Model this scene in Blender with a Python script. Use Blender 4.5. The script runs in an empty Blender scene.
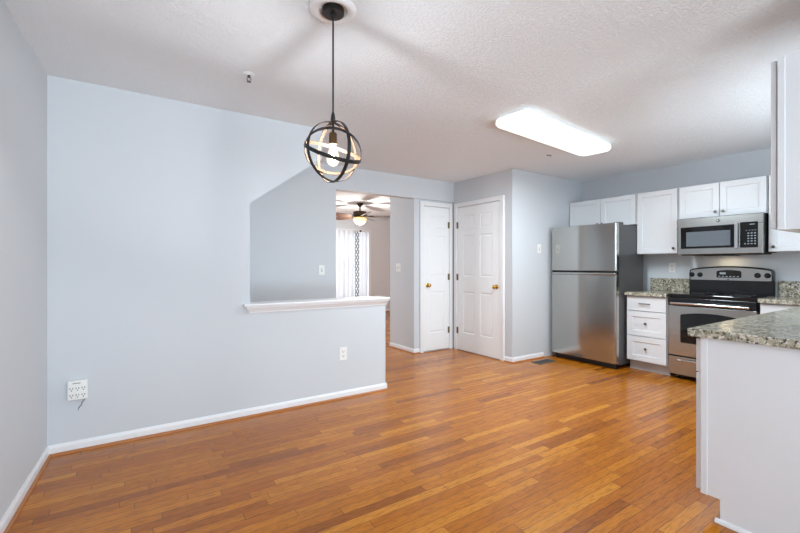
import bpy, bmesh, math, random
from mathutils import Vector, Matrix
random.seed(7)
S = bpy.context.scene
COL = S.collection
PI = math.pi

# ------------------------------------------------------------------ camera, light, exposure
CAM_H = 1.225
F_PX = 410.0
YAW = math.atan2(275.0, F_PX)
cam_d = bpy.data.cameras.new('camera')
cam_d.sensor_width = 36.0
cam_d.sensor_fit = 'HORIZONTAL'
cam_d.lens = F_PX / 800.0 * 36.0
cam_d.shift_y = -0.9 / 800.0
cam_d.clip_start = 0.05
cam = bpy.data.objects.new('camera', cam_d)
cam.location = (0, 0, CAM_H)
cam.rotation_euler = (PI / 2, 0, -YAW)
COL.objects.link(cam)
S.camera = cam

W = bpy.data.worlds.new('daylight')
S.world = W
W.use_nodes = True
bg = W.node_tree.nodes['Background']
bg.inputs['Color'].default_value = (0.86, 0.93, 1.0, 1)
bg.inputs['Strength'].default_value = 1.3


def area_light(name, loc, rot, sx, sy, power, color):
    l = bpy.data.lights.new(name, 'AREA')
    l.shape = 'RECTANGLE'
    l.size, l.size_y, l.energy, l.color = sx, sy, power, color
    o = bpy.data.objects.new(name, l)
    o.location, o.rotation_euler = loc, rot
    COL.objects.link(o)
    return o


# daylight through the sliding door behind the camera, and through the far front-room window
area_light('daylight_sliding_door', (0.55, -3.05, 1.15), (PI / 2, 0, 0), 1.8, 2.1, 40, (0.72, 0.88, 1.0))
area_light('daylight_sink_window', (3.95, 0.06, 1.62), (PI / 2, 0, 0), 1.25, 0.95, 24, (0.74, 0.88, 1.0))
# added fill lights aimed up through the same openings to brighten the ceiling
area_light('door_uplight_fill', (0.55, -4.1, 0.15), (PI / 2 + 0.62, 0, 0), 2.6, 1.6, 345, (0.74, 0.89, 1.0))  # added uplight outside the door, no deck is modelled
area_light('sink_window_uplight_fill', (3.95, -0.55, 0.75), (PI / 2 + 0.75, 0, 0), 1.6, 1.0, 36, (0.74, 0.89, 1.0))  # added uplight below the sink window for the kitchen ceiling
area_light('daylight_front_window', (4.6, 9.55, 1.35), (-PI / 2, 0, 0), 1.5, 1.9, 32, (0.92, 0.96, 1.0))
area_light('front_room_side_fill', (0.42, 7.2, 1.35), (0, -PI / 2, 0), 1.9, 1.6, 56, (0.85, 0.93, 1.0))  # added fill from an invented side opening, brightens the front room

S.view_settings.view_transform = 'Standard'
S.view_settings.look = 'None'
S.view_settings.gamma = 1.0
S.view_settings.exposure = 0.29
S.view_settings.use_curve_mapping = False
S.cycles.use_denoising = True
S.cycles.max_bounces = 12
S.cycles.diffuse_bounces = 6
S.cycles.sample_clamp_indirect = 4.0


# ------------------------------------------------------------------ materials
def lin(r, g, b):
    def f(c):
        c /= 255.0
        return c / 12.92 if c <= 0.04045 else ((c + 0.055) / 1.055) ** 2.4
    return (f(r), f(g), f(b), 1)


class N:
    def __init__(self, name):
        self.m = bpy.data.materials.new(name)
        self.m.use_nodes = True
        self.t = self.m.node_tree
        self.b = self.t.nodes['Principled BSDF']
        self.out = self.t.nodes['Material Output']

    def n(self, kind, **kw):
        x = self.t.nodes.new(kind)
        for k, v in kw.items():
            if hasattr(x, k):
                setattr(x, k, v)
        return x

    def l(self, a, b):
        self.t.links.new(a, b)

    def math(self, op, a, b=None, c=None):
        x = self.n('ShaderNodeMath')
        x.operation = op
        for i, v in enumerate((a, b, c)):
            if v is None:
                continue
            if isinstance(v, (int, float)):
                x.inputs[i].default_value = v
            else:
                self.l(v, x.inputs[i])
        return x.outputs[0]

    def mix(self, fac, a, b, blend='MIX'):
        x = self.n('ShaderNodeMix')
        x.data_type = 'RGBA'
        x.blend_type = blend
        for s, v in ((x.inputs[0], fac), (x.inputs[6], a), (x.inputs[7], b)):
            if isinstance(v, (int, float, tuple)):
                s.default_value = v
            else:
                self.l(v, s)
        return x.outputs[2]

    def ramp(self, fac, stops):
        x = self.n('ShaderNodeValToRGB')
        e = x.color_ramp.elements
        while len(e) < len(stops):
            e.new(0.5)
        for el, (p, c) in zip(e, stops):
            el.position, el.color = p, c
        self.l(fac, x.inputs[0])
        return x.outputs[0]

    def coords(self, scale=(1, 1, 1)):
        g = self.n('ShaderNodeNewGeometry')
        mp = self.n('ShaderNodeMapping')
        mp.inputs['Scale'].default_value = scale
        self.l(g.outputs['Position'], mp.inputs['Vector'])
        return mp.outputs[0]

    def noise(self, vec, scale, detail=3, rough=0.5):
        x = self.n('ShaderNodeTexNoise')
        x.inputs['Scale'].default_value = scale
        x.inputs['Detail'].default_value = detail
        x.inputs['Roughness'].default_value = rough
        self.l(vec, x.inputs['Vector'])
        return x.outputs['Fac']

    def bump(self, h, strength, dist):
        x = self.n('ShaderNodeBump')
        x.inputs['Strength'].default_value = strength
        x.inputs['Distance'].default_value = dist
        self.l(h, x.inputs['Height'])
        self.l(x.outputs[0], self.b.inputs['Normal'])


def plain(name, col, rough=0.5, metal=0.0, tex=0.0, texscale=60, spec=0.5):
    q = N(name)
    q.b.inputs['Base Color'].default_value = col
    q.b.inputs['Roughness'].default_value = rough
    q.b.inputs['Metallic'].default_value = metal
    q.b.inputs['Specular IOR Level'].default_value = spec
    if tex:
        n = q.noise(q.coords(), texscale, 4)
        q.bump(n, tex, 0.002)
    else:
        n = q.noise(q.coords(), 8.0, 2)
        c2 = tuple(x * 0.97 for x in col[:3]) + (1,)
        q.l(q.mix(n, col, c2), q.b.inputs['Base Color'])
    return q.m


def emit(name, col, strength, base=None):
    q = N(name)
    q.b.inputs['Base Color'].default_value = base or col
    q.b.inputs['Emission Color'].default_value = col
    q.b.inputs['Emission Strength'].default_value = strength
    q.b.inputs['Roughness'].default_value = 0.3
    return q.m


M = {}
M['wall'] = plain('wall_paint', lin(206, 210, 214), 0.6, tex=0.08, texscale=220, spec=0.3)
M['wall_front_room'] = plain('front_room_paint', lin(222, 223, 225), 0.65, tex=0.08, texscale=220, spec=0.3)
M['trim'] = plain('white_trim_paint', lin(236, 237, 238), 0.35)
M['door'] = plain('white_door_paint', lin(240, 242, 243), 0.4)
M['cabinet'] = plain('white_cabinet_paint', lin(224, 226, 228), 0.35)
M['kick'] = plain('toe_kick_paint', lin(190, 187, 184), 0.5)
M['plastic'] = plain('white_plastic', lin(238, 238, 234), 0.35)
M['plastic_slot'] = plain('dark_slot', lin(40, 40, 42), 0.5)
M['cord_grey'] = plain('grey_wire', lin(150, 152, 156), 0.5)
M['black'] = plain('black_enamel', lin(14, 15, 18), 0.18)
M['black_matte'] = plain('black_plastic', lin(20, 20, 22), 0.5)
M['glass_black'] = plain('black_glass', lin(10, 11, 13), 0.05)
M['bronze'] = plain('black_bronze_metal', lin(40, 39, 38), 0.38, metal=0.35)
M['bronze_dark'] = plain('dark_bronze_metal', lin(58, 46, 38), 0.4, metal=0.6)
M['gold'] = plain('inner_gold_finish', lin(66, 45, 22), 0.6, metal=0.0)
M['brass'] = plain('polished_brass', lin(200, 160, 80), 0.22, metal=1.0)
M['hinge'] = plain('aged_brass_hinge', lin(122, 108, 76), 0.4, metal=0.8)
M['socket'] = plain('aged_brass_socket', lin(84, 62, 34), 0.45, metal=0.4)
M['nickel'] = plain('dark_nickel', lin(105, 102, 98), 0.3, metal=1.0)
M['chrome'] = plain('polished_steel', lin(215, 215, 215), 0.15, metal=1.0)
M['vent'] = plain('grey_metal_register', lin(98, 96, 92), 0.5, metal=0.4)
M['wood_blade'] = plain('walnut_blade', lin(88, 62, 46), 0.5, tex=0.1)
M['screen'] = plain('display_glass', lin(22, 20, 14), 0.12)
M['mark'] = plain('pale_print', lin(150, 160, 168), 0.5)
M['lens'] = emit('light_diffuser', (0.98, 1.0, 0.98, 1), 0.85, lin(240, 240, 236))
M['bowl'] = emit('amber_glass_bowl', (1.0, 0.74, 0.38, 1), 0.75, lin(240, 220, 180))
M['task'] = emit('warm_task_lens', (1.0, .82, .52, 1), 6.0)
M['filament'] = emit('hot_filament', (1.0, 0.72, 0.38, 1), 60)


def bulb_glass():
    q = N('lit_bulb_glass')
    tr = q.n('ShaderNodeBsdfTransparent')
    em = q.n('ShaderNodeEmission')
    em.inputs['Color'].default_value = (1.0, 0.86, 0.62, 1)
    em.inputs['Strength'].default_value = 2.2
    mx = q.n('ShaderNodeMixShader')
    mx.inputs[0].default_value = 0.45
    q.l(tr.outputs[0], mx.inputs[1])
    q.l(em.outputs[0], mx.inputs[2])
    q.l(mx.outputs[0], q.out.inputs['Surface'])
    return q.m


M['bulb'] = bulb_glass()


def pane_glass():
    q = N('window_glass')
    tr = q.n('ShaderNodeBsdfTransparent')
    gl = q.n('ShaderNodeBsdfGlossy')
    gl.inputs['Roughness'].default_value = 0.02
    mx = q.n('ShaderNodeMixShader')
    mx.inputs[0].default_value = 0.06
    q.l(tr.outputs[0], mx.inputs[1])
    q.l(gl.outputs[0], mx.inputs[2])
    q.l(mx.outputs[0], q.out.inputs['Surface'])
    return q.m


M['pane'] = pane_glass()


def sheer(name, col, transl, pattern=False):
    q = N(name)
    df = q.n('ShaderNodeBsdfDiffuse')
    tl = q.n('ShaderNodeBsdfTranslucent')
    df.inputs['Color'].default_value = col
    tl.inputs['Color'].default_value = col
    if pattern:
        v = q.coords((1, 0.02, 1))
        sx = q.n('ShaderNodeSeparateXYZ')
        q.l(v, sx.inputs[0])
        a = q.math('ADD', q.math('MULTIPLY', sx.outputs[0], 2.0), q.math('MULTIPLY', sx.outputs[2], 1.0))
        b = q.math('SUBTRACT', q.math('MULTIPLY', sx.outputs[0], 2.0), q.math('MULTIPLY', sx.outputs[2], 1.0))
        fa = q.math('GREATER_THAN', q.math('FRACT', q.math('MULTIPLY', a, 7.0)), 0.62)
        fb = q.math('GREATER_THAN', q.math('FRACT', q.math('MULTIPLY', b, 7.0)), 0.62)
        fac = q.math('MAXIMUM', fa, fb)
        c = q.mix(fac, lin(240, 240, 240), lin(150, 152, 158))
        q.l(c, df.inputs['Color'])
        q.l(c, tl.inputs['Color'])
    mx = q.n('ShaderNodeMixShader')
    mx.inputs[0].default_value = transl
    q.l(df.outputs[0], mx.inputs[1])
    q.l(tl.outputs[0], mx.inputs[2])
    q.l(mx.outputs[0], q.out.inputs['Surface'])
    return q.m


M['sheer'] = sheer('sheer_white_fabric', lin(236, 237, 240), 0.4)
M['sheer_trim'] = sheer('patterned_white_fabric', lin(240, 240, 240), 0.5, True)


def ceiling_mat():
    q = N('stippled_ceiling')
    q.b.inputs['Base Color'].default_value = lin(243, 246, 248)
    q.b.inputs['Roughness'].default_value = 0.9
    q.b.inputs['Specular IOR Level'].default_value = 0.1
    v = q.coords()
    a = q.noise(v, 66, 5, 0.68)
    r = q.ramp(a, [(0.42, (0, 0, 0, 1)), (0.62, (1, 1, 1, 1))])
    q.bump(r, 0.62, 0.011)
    return q.m


M['ceiling'] = ceiling_mat()


def steel(name, col, rough, stretch):
    q = N(name)
    q.b.inputs['Metallic'].default_value = 1.0
    v = q.coords(stretch)
    n = q.noise(v, 60, 3)
    q.l(q.mix(n, tuple(c * 0.93 for c in col[:3]) + (1,), col), q.b.inputs['Base Color'])
    rr = q.math('ADD', q.math('MULTIPLY', n, 0.06), rough)
    q.l(rr, q.b.inputs['Roughness'])
    q.b.inputs['Anisotropic'].default_value = 0.0
    q.bump(n, 0.03, 0.001)
    return q.m


M['steel'] = steel('brushed_steel', lin(190, 189, 185), 0.12, (1, 0.03, 4))
M['steel_light'] = steel('brushed_steel_light', lin(182, 183, 180), 0.19, (1, 0.03, 4))
M['fridge_side'] = plain('dark_grey_side', lin(92, 92, 93), 0.45, metal=0.3)


def granite():
    q = N('speckled_granite')
    v = q.coords()
    big = q.noise(v, 26, 3, 0.6)
    base = q.ramp(big, [(0.35, lin(122, 117, 100)), (0.52, lin(166, 161, 141)), (0.68, lin(200, 195, 178))])
    vo = q.n('ShaderNodeTexVoronoi')
    vo.inputs['Scale'].default_value = 105
    wob = q.n('ShaderNodeTexNoise')
    wob.inputs['Scale'].default_value = 90
    wob.inputs['Detail'].default_value = 3
    q.l(v, wob.inputs['Vector'])
    dv = q.n('ShaderNodeVectorMath')
    dv.operation = 'MULTIPLY_ADD'
    q.l(wob.outputs['Color'], dv.inputs[0])
    dv.inputs[1].default_value = (.022, .022, .022)
    q.l(v, dv.inputs[2])
    q.l(dv.outputs[0], vo.inputs['Vector'])
    sp = q.n('ShaderNodeSeparateColor')
    q.l(vo.outputs['Color'], sp.inputs[0])
    dark = q.math('MULTIPLY', q.math('GREATER_THAN', sp.outputs[0], 0.66), q.math('GREATER_THAN', q.noise(v, 34, 2), 0.47))
    c = q.mix(q.math('MULTIPLY', dark, 0.85), base, lin(46, 42, 40))
    rust = q.math('MULTIPLY', q.math('GREATER_THAN', sp.outputs[1], 0.80), 0.55)
    c = q.mix(rust, c, lin(120, 100, 72))
    pale = q.math('MULTIPLY', q.math('GREATER_THAN', sp.outputs[2], 0.82), 0.7)
    c = q.mix(pale, c, lin(226, 222, 212))
    q.l(c, q.b.inputs['Base Color'])
    q.b.inputs['Roughness'].default_value = 0.16
    return q.m


M['granite'] = granite()


def floor_mat():
    q = N('oak_strip_floor')
    g = q.n('ShaderNodeNewGeometry')
    sx = q.n('ShaderNodeSeparateXYZ')
    q.l(g.outputs['Position'], sx.inputs[0])
    x, y = sx.outputs[0], sx.outputs[1]
    PW = 0.0572
    v = q.math('DIVIDE', y, PW)
    row = q.math('FLOOR', v)
    fv = q.math('FRACT', v)
    w1 = q.n('ShaderNodeTexWhiteNoise')
    w1.noise_dimensions = '1D'
    q.l(row, w1.inputs['W'])
    w2 = q.n('ShaderNodeTexWhiteNoise')
    w2.noise_dimensions = '1D'
    q.l(q.math('ADD', row, 311.7), w2.inputs['W'])
    length = q.math('ADD', q.math('MULTIPLY', w2.outputs['Value'], 0.55), 0.42)
    u = q.math('ADD', q.math('DIVIDE', q.math('ADD', x, 20.0), length), q.math('MULTIPLY', w1.outputs['Value'], 9.0))
    pid = q.math('FLOOR', u)
    fu = q.math('FRACT', u)
    cb = q.n('ShaderNodeCombineXYZ')
    q.l(row, cb.inputs[0])
    q.l(pid, cb.inputs[1])
    w3 = q.n('ShaderNodeTexWhiteNoise')
    w3.noise_dimensions = '3D'
    q.l(cb.outputs[0], w3.inputs['Vector'])
    tone = q.ramp(w3.outputs['Value'], [(0.0, lin(146, 80, 16)), (0.12, lin(172, 98, 20)), (0.6, lin(184, 110, 24)), (0.88, lin(192, 117, 28)), (1.0, lin(206, 134, 42))])
    # grain, different in every board
    off = q.math('MULTIPLY', w3.outputs['Value'], 37.0)
    cg = q.n('ShaderNodeCombineXYZ')
    q.l(q.math('ADD', q.math('MULTIPLY', x, 7.0), off), cg.inputs[0])
    q.l(q.math('MULTIPLY', y, 75.0), cg.inputs[1])
    q.l(off, cg.inputs[2])
    gr = q.noise(cg.outputs[0], 1.6, 5, 0.6)
    cg2 = q.n('ShaderNodeCombineXYZ')
    q.l(q.math('ADD', q.math('MULTIPLY', x, 2.2), off), cg2.inputs[0])
    q.l(q.math('MULTIPLY', y, 18.0), cg2.inputs[1])
    q.l(off, cg2.inputs[2])
    big = q.noise(cg2.outputs[0], 1.3, 2, 0.5)
    rings = q.math('FRACT', q.math('MULTIPLY', big, 11.0))
    rr = q.ramp(rings, [(0.0, (0.62, 0.62, 0.62, 1)), (0.22, (1, 1, 1, 1)), (0.8, (1.0, 1.0, 1.0, 1)), (1.0, (0.72, 0.72, 0.72, 1))])
    gg = q.ramp(gr, [(0.34, (0.50, 0.45, 0.40, 1)), (0.47, (0.95, 0.94, 0.92, 1)), (0.60, (1.05, 1.05, 1.05, 1)), (0.75, (1.18, 1.16, 1.12, 1))])
    c = q.mix(0.8, tone, gg, 'MULTIPLY')
    c = q.mix(0.6, c, rr, 'MULTIPLY')
    # seams between boards and at their ends
    e1 = q.math('LESS_THAN', q.math('MINIMUM', fv, q.math('SUBTRACT', 1.0, fv)), 0.026)
    du = q.math('MULTIPLY', q.math('MINIMUM', fu, q.math('SUBTRACT', 1.0, fu)), length)
    e2 = q.math('LESS_THAN', du, 0.0016)
    seam = q.math('MAXIMUM', e1, e2)
    c = q.mix(q.math('MULTIPLY', seam, 0.72), c, lin(52, 28, 14))
    q.l(c, q.b.inputs['Base Color'])
    q.b.inputs['Specular IOR Level'].default_value = 0.4
    rough = q.math('ADD', q.math('MULTIPLY', gr, 0.06), 0.20)
    q.l(rough, q.b.inputs['Roughness'])
    h = q.math('SUBTRACT', 0.0, seam)
    q.bump(h, 0.18, 0.0015)
    return q.m


M['floor'] = floor_mat()


def shoe_mat():
    q = N('stained_oak_moulding')
    n = q.noise(q.coords((6, 6, 60)), 4, 4)
    q.l(q.mix(n, lin(150, 88, 40), lin(188, 120, 60)), q.b.inputs['Base Color'])
    q.b.inputs['Roughness'].default_value = 0.4
    return q.m


M['shoe'] = shoe_mat()


# ------------------------------------------------------------------ mesh helpers
def bm_new():
    return bmesh.new()


def box(bm, x0, x1, y0, y1, z0, z1):
    vs = [bm.verts.new((x, y, z)) for x in (x0, x1) for y in (y0, y1) for z in (z0, z1)]
    for f in ((0, 1, 3, 2), (4, 6, 7, 5), (0, 4, 5, 1), (2, 3, 7, 6), (0, 2, 6, 4), (1, 5, 7, 3)):
        bm.faces.new([vs[i] for i in f])
    return bm


def bx(*a):
    return box(bm_new(), *a)


def prism(bm, pts, axis, a0, a1):
    """polygon pts in the two other axes (cyclic order x,y,z without axis), extruded along axis"""
    def mk(p, a):
        if axis == 'x':
            return (a, p[0], p[1])
        if axis == 'y':
            return (p[0], a, p[1])
        return (p[0], p[1], a)
    A = [bm.verts.new(mk(p, a0)) for p in pts]
    B = [bm.verts.new(mk(p, a1)) for p in pts]
    n = len(pts)
    bm.faces.new(A[::-1])
    bm.faces.new(B)
    for i in range(n):
        bm.faces.new((A[i], A[(i + 1) % n], B[(i + 1) % n], B[i]))
    return bm


def lathe(bm, prof, mat=Matrix.Identity(4), seg=32):
    """prof: list of (radius, height) spun about local Z then moved by mat"""
    rings = []
    for r, h in prof:
        if r < 1e-6:
            rings.append([bm.verts.new(mat @ Vector((0, 0, h)))])
        else:
            rings.append([bm.verts.new(mat @ Vector((r * math.cos(2 * PI * i / seg), r * math.sin(2 * PI * i / seg), h))) for i in range(seg)])
    for a, b in zip(rings, rings[1:]):
        for i in range(seg):
            j = (i + 1) % seg
            if len(a) == 1 and len(b) == 1:
                continue
            if len(a) == 1:
                bm.faces.new((a[0], b[i], b[j]))
            elif len(b) == 1:
                bm.faces.new((a[i], a[j], b[0]))
            else:
                bm.faces.new((a[i], a[j], b[j], b[i]))
    return bm


def tube(bm, pts, r, seg=10):
    pts = [Vector(p) for p in pts]
    rings = []
    for i, p in enumerate(pts):
        t = (pts[min(i + 1, len(pts) - 1)] - pts[max(i - 1, 0)]).normalized()
        up = Vector((0, 0, 1)) if abs(t.z) < 0.95 else Vector((1, 0, 0))
        a = t.cross(up).normalized()
        b = t.cross(a)
        rings.append([bm.verts.new(p + r * (math.cos(2 * PI * k / seg) * a + math.sin(2 * PI * k / seg) * b)) for k in range(seg)])
    for A, B in zip(rings, rings[1:]):
        for k in range(seg):
            bm.faces.new((A[k], A[(k + 1) % seg], B[(k + 1) % seg], B[k]))
    bm.faces.new(rings[0])
    bm.faces.new(rings[-1][::-1])
    return bm


def axis_mat(loc, direction):
    d = Vector(direction).normalized()
    return Matrix.Translation(loc) @ d.to_track_quat('Z', 'Y').to_matrix().to_4x4()


def origin(o):
    v = Vector((0, 0, 0))
    while o is not None:
        v += o.location
        o = o.parent
    return v


def obj(name, bm, mat, parent=None, bevel=0.0, smooth=False, seg=2):
    """world-space bmesh -> ONE mesh object, under parent when given"""
    bmesh.ops.recalc_face_normals(bm, faces=bm.faces)
    if parent is not None:
        off = origin(parent)
        for v in bm.verts:
            v.co -= off
    me = bpy.data.meshes.new(name)
    bm.to_mesh(me)
    bm.free()
    me.materials.append(mat)
    o = bpy.data.objects.new(name, me)
    COL.objects.link(o)
    if parent is not None:
        o.parent = parent
    if smooth:
        for p in me.polygons:
            p.use_smooth = True
        me.set_sharp_from_angle(angle=math.radians(40))
    if bevel:
        b = o.modifiers.new('bevel', 'BEVEL')
        b.width, b.segments, b.limit_method, b.angle_limit = bevel, seg, 'ANGLE', math.radians(40)
    return o


def thing(name, label, cat, loc, group=None):
    o = bpy.data.objects.new(name, None)
    o.empty_display_size = 0.05
    o.location = loc
    COL.objects.link(o)
    o['label'], o['category'] = label, cat
    if group:
        o['group'] = group
    return o


def struct(name, bm, mat, parent=None, bevel=0.0, smooth=False):
    o = obj(name, bm, mat, parent, bevel, smooth)
    if parent is None:
        o['kind'] = 'structure'
    return o


# ------------------------------------------------------------------ setting
CZ = 2.45           # ceiling
YM = 3.45           # long wall with the half wall
XK = 5.56           # kitchen back wall
YF = 3.50           # wall beside the fridge
XP = 4.05           # wall of the wide panelled door
YH = 4.60           # hall wall and header
YC = 4.63           # wall of the narrow door
XC = 3.34           # side of the closet block
YR = 0.25           # kitchen right wall
YL = 9.30           # front room far wall
YB = -2.90          # wall with the sliding door, behind the camera

struct('floor', bx(-1.2, 8.0, YB - 0.15, YL + 0.15, -0.1, 0.0), M['floor'])
struct('ceiling', bx(-1.2, 8.0, YB - 0.15, YL + 0.15, CZ, CZ + 0.1), M['ceiling'])


def left_x(y):
    return -0.415 + 0.0614 * (y - YM)


bm = bm_new()
prism(bm, [(left_x(YB - .1), YB - .1), (left_x(YM + .06), YM + .06), (left_x(YM + .06) - .12, YM + .06), (left_x(YB - .1) - .12, YB - .1)], 'z', 0, CZ)
struct('wall_left', bm, M['wall'])

# long wall: full height at left, stair-shaped opening above the half wall
XE = 2.14
bm = bm_new()
prism(bm, [(left_x(YM) - 0.1, 0), (XE, 0), (XE, 0.845), (0.844, 0.845), (0.844, 1.734), (1.47, 2.187), (1.47, CZ), (left_x(YM) - 0.1, CZ)],
      'y', YM, YM + 0.115)
struct('wall_back', bm, M['wall'])
# boxed-in stair behind it
bm = bm_new()
prism(bm, [(0.60, 0), (0.844, 0), (0.844, 1.734), (1.47, 2.187), (1.47, CZ), (0.60, CZ)], 'y', YM + 0.115, YH)
struct('wall_stair', bm, M['wall'])

# hall wall with header over the wide opening
XO = 2.143
bm = bm_new()
prism(bm, [(0.6, 0), (XO, 0), (XO, 2.16), (XP + .02, 2.16), (XP + .02, CZ), (0.6, CZ)], 'y', YH, YH + 0.115)
struct('wall_hall', bm, M['wall'])
struct('wall_closet', bx(XC, XP + .3, YC, 5.25, 0, CZ), M['wall'])
struct('wall_pantry', bx(XP, XK + .15, YF, 5.249, 0, CZ), M['wall'])
struct('wall_kitchen', bx(XK, XK + .149, YR - .1, YF, 0, CZ), M['wall'])
bm = bm_new()
box(bm, 2.345, 3.30, YR - .12, YR, 0, CZ)
box(bm, 4.60, XK, YR - .12, YR, 0, CZ)
box(bm, 3.30, 4.60, YR - .12, YR, 0, 1.12)
box(bm, 3.30, 4.60, YR - .12, YR, 2.12, CZ)
struct('wall_right', bm, M['wall'])
bm = bm_new()
for xa, xb in ((3.30, 3.35), (4.55, 4.60), (3.93, 3.97)):
    box(bm, xa, xb, YR - .09, YR - .04, 1.12, 2.12)
for za, zb in ((1.12, 1.17), (2.07, 2.12)):
    box(bm, 3.30, 4.60, YR - .09, YR - .04, za, zb)
w2 = struct('window_2', bm, M['trim'])
obj('window_pane', bx(3.34, 4.56, YR - .068, YR - .062, 1.16, 2.08), M['pane'], w2)
struct('wall_alcove', bx(2.345, 2.465, YB - .1, YR - .12, 0, CZ), M['wall'])
bm = bm_new()
box(bm, -0.95, -0.35, YB - .12, YB, 0, CZ)
box(bm, 1.45, 2.5, YB - .12, YB, 0, CZ)
box(bm, -0.35, 1.45, YB - .12, YB, 2.2, CZ)
struct('wall_rear', bm, M['wall'])

# front room
bm = bm_new()
WX0, WX1, WZ0, WZ1 = 3.86, 5.24, 0.30, 2.07
box(bm, 0.4, WX0, YL, YL + .12, 0, CZ)
box(bm, WX1, 7.9, YL, YL + .12, 0, CZ)
box(bm, WX0, WX1, YL, YL + .12, 0, WZ0)
box(bm, WX0, WX1, YL, YL + .12, WZ1, CZ)
struct('wall_front_room', bm, M['wall_front_room'])
bm = bm_new()
box(bm, 0.48, 0.6, YH, 6.4, 0, CZ)
box(bm, 0.48, 0.6, 8.0, YL, 0, CZ)
box(bm, 0.48, 0.6, 6.4, 8.0, 0, .4)
box(bm, 0.48, 0.6, 6.4, 8.0, 2.3, CZ)
struct('wall_front_room_left', bm, M['wall_front_room'])
bm = bm_new()
for ya, yb in ((6.4, 6.45), (7.95, 8.0), (7.18, 7.22)):
    box(bm, .52, .57, ya, yb, .4, 2.3)
for za, zb in ((.4, .45), (2.25, 2.3)):
    box(bm, .52, .57, 6.4, 8.0, za, zb)
w3 = struct('added_window_3', bm, M['trim'])  # unseen window, added to let the side fill into the front room
obj('window_pane', bx(.54, .546, 6.44, 7.96, .44, 2.26), M['pane'], w3)
struct('wall_front_room_right', bx(7.6, 7.72, 5.25, YL, 0, CZ), M['wall_front_room'])
struct('wall_front_room_near', bx(XK + .15, 7.72, 5.13, 5.249, 0, CZ), M['wall_front_room'])


# baseboards with a stained shoe moulding
def base_profile(d=0.012, h=0.066):
    return [(0, 0.0), (d, 0.0), (d, h - .018), (d * .55, h - .006), (d * .4, h), (0, h)]


def shoe_profile(d=0.013):
    return [(d, 0), (d + .014, 0), (d + .013, .007), (d + .008, .012), (d, .014)]


def baseboard(name, p0, p1, nx, ny, shoe=True, h=0.066):
    """board along p0->p1 whose outward normal is (nx, ny)"""
    def run(profile):
        b = bm_new()
        A = [b.verts.new((p0[0] + nx * d, p0[1] + ny * d, z)) for d, z in profile]
        B = [b.verts.new((p1[0] + nx * d, p1[1] + ny * d, z)) for d, z in profile]
        b.faces.new(A)
        b.faces.new(B[::-1])
        k = len(profile)
        for i in range(k):
            b.faces.new((A[i], B[i], B[(i + 1) % k], A[(i + 1) % k]))
        return b
    o = struct(name, run(base_profile(h=h)), M['trim'])
    if shoe:
        obj('shoe_moulding', run(shoe_profile()), M['shoe'], o)
    return o


baseboard('baseboard_back', (left_x(YM), YM), (XE + .013, YM), 0, -1)
a = math.atan(0.0614)
baseboard('baseboard_left', (left_x(YB), YB), (left_x(YM), YM), math.cos(a), -math.sin(a))
baseboard('baseboard_half_wall_end', (XE, YM - .013), (XE, YM + .128), 1, 0)
baseboard('baseboard_closet', (XC, YC - .013), (XC, 5.25), -1, 0)
baseboard('baseboard_closet_front', (XC - .013, YC), (3.435, YC), 0, -1)
baseboard('baseboard_pantry', (XP, YF - .013), (XP, 3.62), -1, 0)
baseboard('baseboard_pantry_side', (XP - .013, YF), (4.66, YF), 0, -1)
baseboard('baseboard_front_room', (0.6, YL), (7.6, YL), 0, -1)

# ledge capping the half wall
bm = bm_new()
prism(bm, [(YM - .045, .893), (YM - .048, .905), (YM - .045, .915), (YM + .16, .915), (YM + .163, .905), (YM + .16, .893)], 'x', 0.790, 2.166)
led = struct('trim_1', bm, M['trim'], bevel=0.003)
bm = bm_new()
# moulding under the cap, tapering to the wall with angled returns
prof = [(0.0, .838), (-.010, .838), (-.012, .850), (-.020, .858), (-.028, .872), (-.036, .880), (-.038, .893), (0.0, .893)]
A, B = [], []
for dy, z in prof:
    ext = -dy
    A.append(bm.verts.new((0.842 - ext * .9, YM + dy, z)))
    B.append(bm.verts.new((XE + ext * .5, YM + dy, z)))
bm.faces.new(A)
bm.faces.new(B[::-1])
for i in range(len(prof)):
    j = (i + 1) % len(prof)
    bm.faces.new((A[i], B[i], B[j], A[j]))
obj('ledge_moulding', bm, M['trim'], led)
obj('ledge_end_moulding', bx(XE, XE + .018, YM, YM + .115, .850, .893), M['trim'], led, bevel=0.008)
obj('ledge_back_moulding', bx(.844, XE + .018, YM + .115, YM + .145, .850, .893), M['trim'], led, bevel=0.008)


# ------------------------------------------------------------------ doors
def door_slab_x(xf, y0, y1, z0, z1, panels):
    """slab facing -X with raised panels; panels are (ya, yb, za, zb)"""
    b = bm_new()
    box(b, xf + .006, xf + .036, y0, y1, z0, z1)
    ys = sorted({y0, y1} | {p[0] for p in panels} | {p[1] for p in panels})
    zs = sorted({z0, z1} | {p[2] for p in panels} | {p[3] for p in panels})
    for ya, yb in zip(ys, ys[1:]):
        for za, zb in zip(zs, zs[1:]):
            cy, cz = (ya + yb) / 2, (za + zb) / 2
            if any(p[0] < cy < p[1] and p[2] < cz < p[3] for p in panels):
                continue
            box(b, xf, xf + .0065, ya, yb, za, zb)
    bmesh.ops.remove_doubles(b, verts=b.verts, dist=1e-5)
    return b


def raised(xf, p):
    b = bm_new()
    ya, yb, za, zb = p
    e = .0
    m1, m2 = .012, .034
    loops = []
    for m, x in ((e, xf + .0005), (m1, xf + .007), (m1 + .006, xf + .007), (m2, xf + .0015)):
        loops.append([b.verts.new((x, y, z)) for y, z in ((ya + m, za + m), (yb - m, za + m), (yb - m, zb - m), (ya + m, zb - m))])
    for A, B in zip(loops, loops[1:]):
        for i in range(4):
            b.faces.new((A[i], A[(i + 1) % 4], B[(i + 1) % 4], B[i]))
    b.faces.new(loops[-1])
    return b


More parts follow.
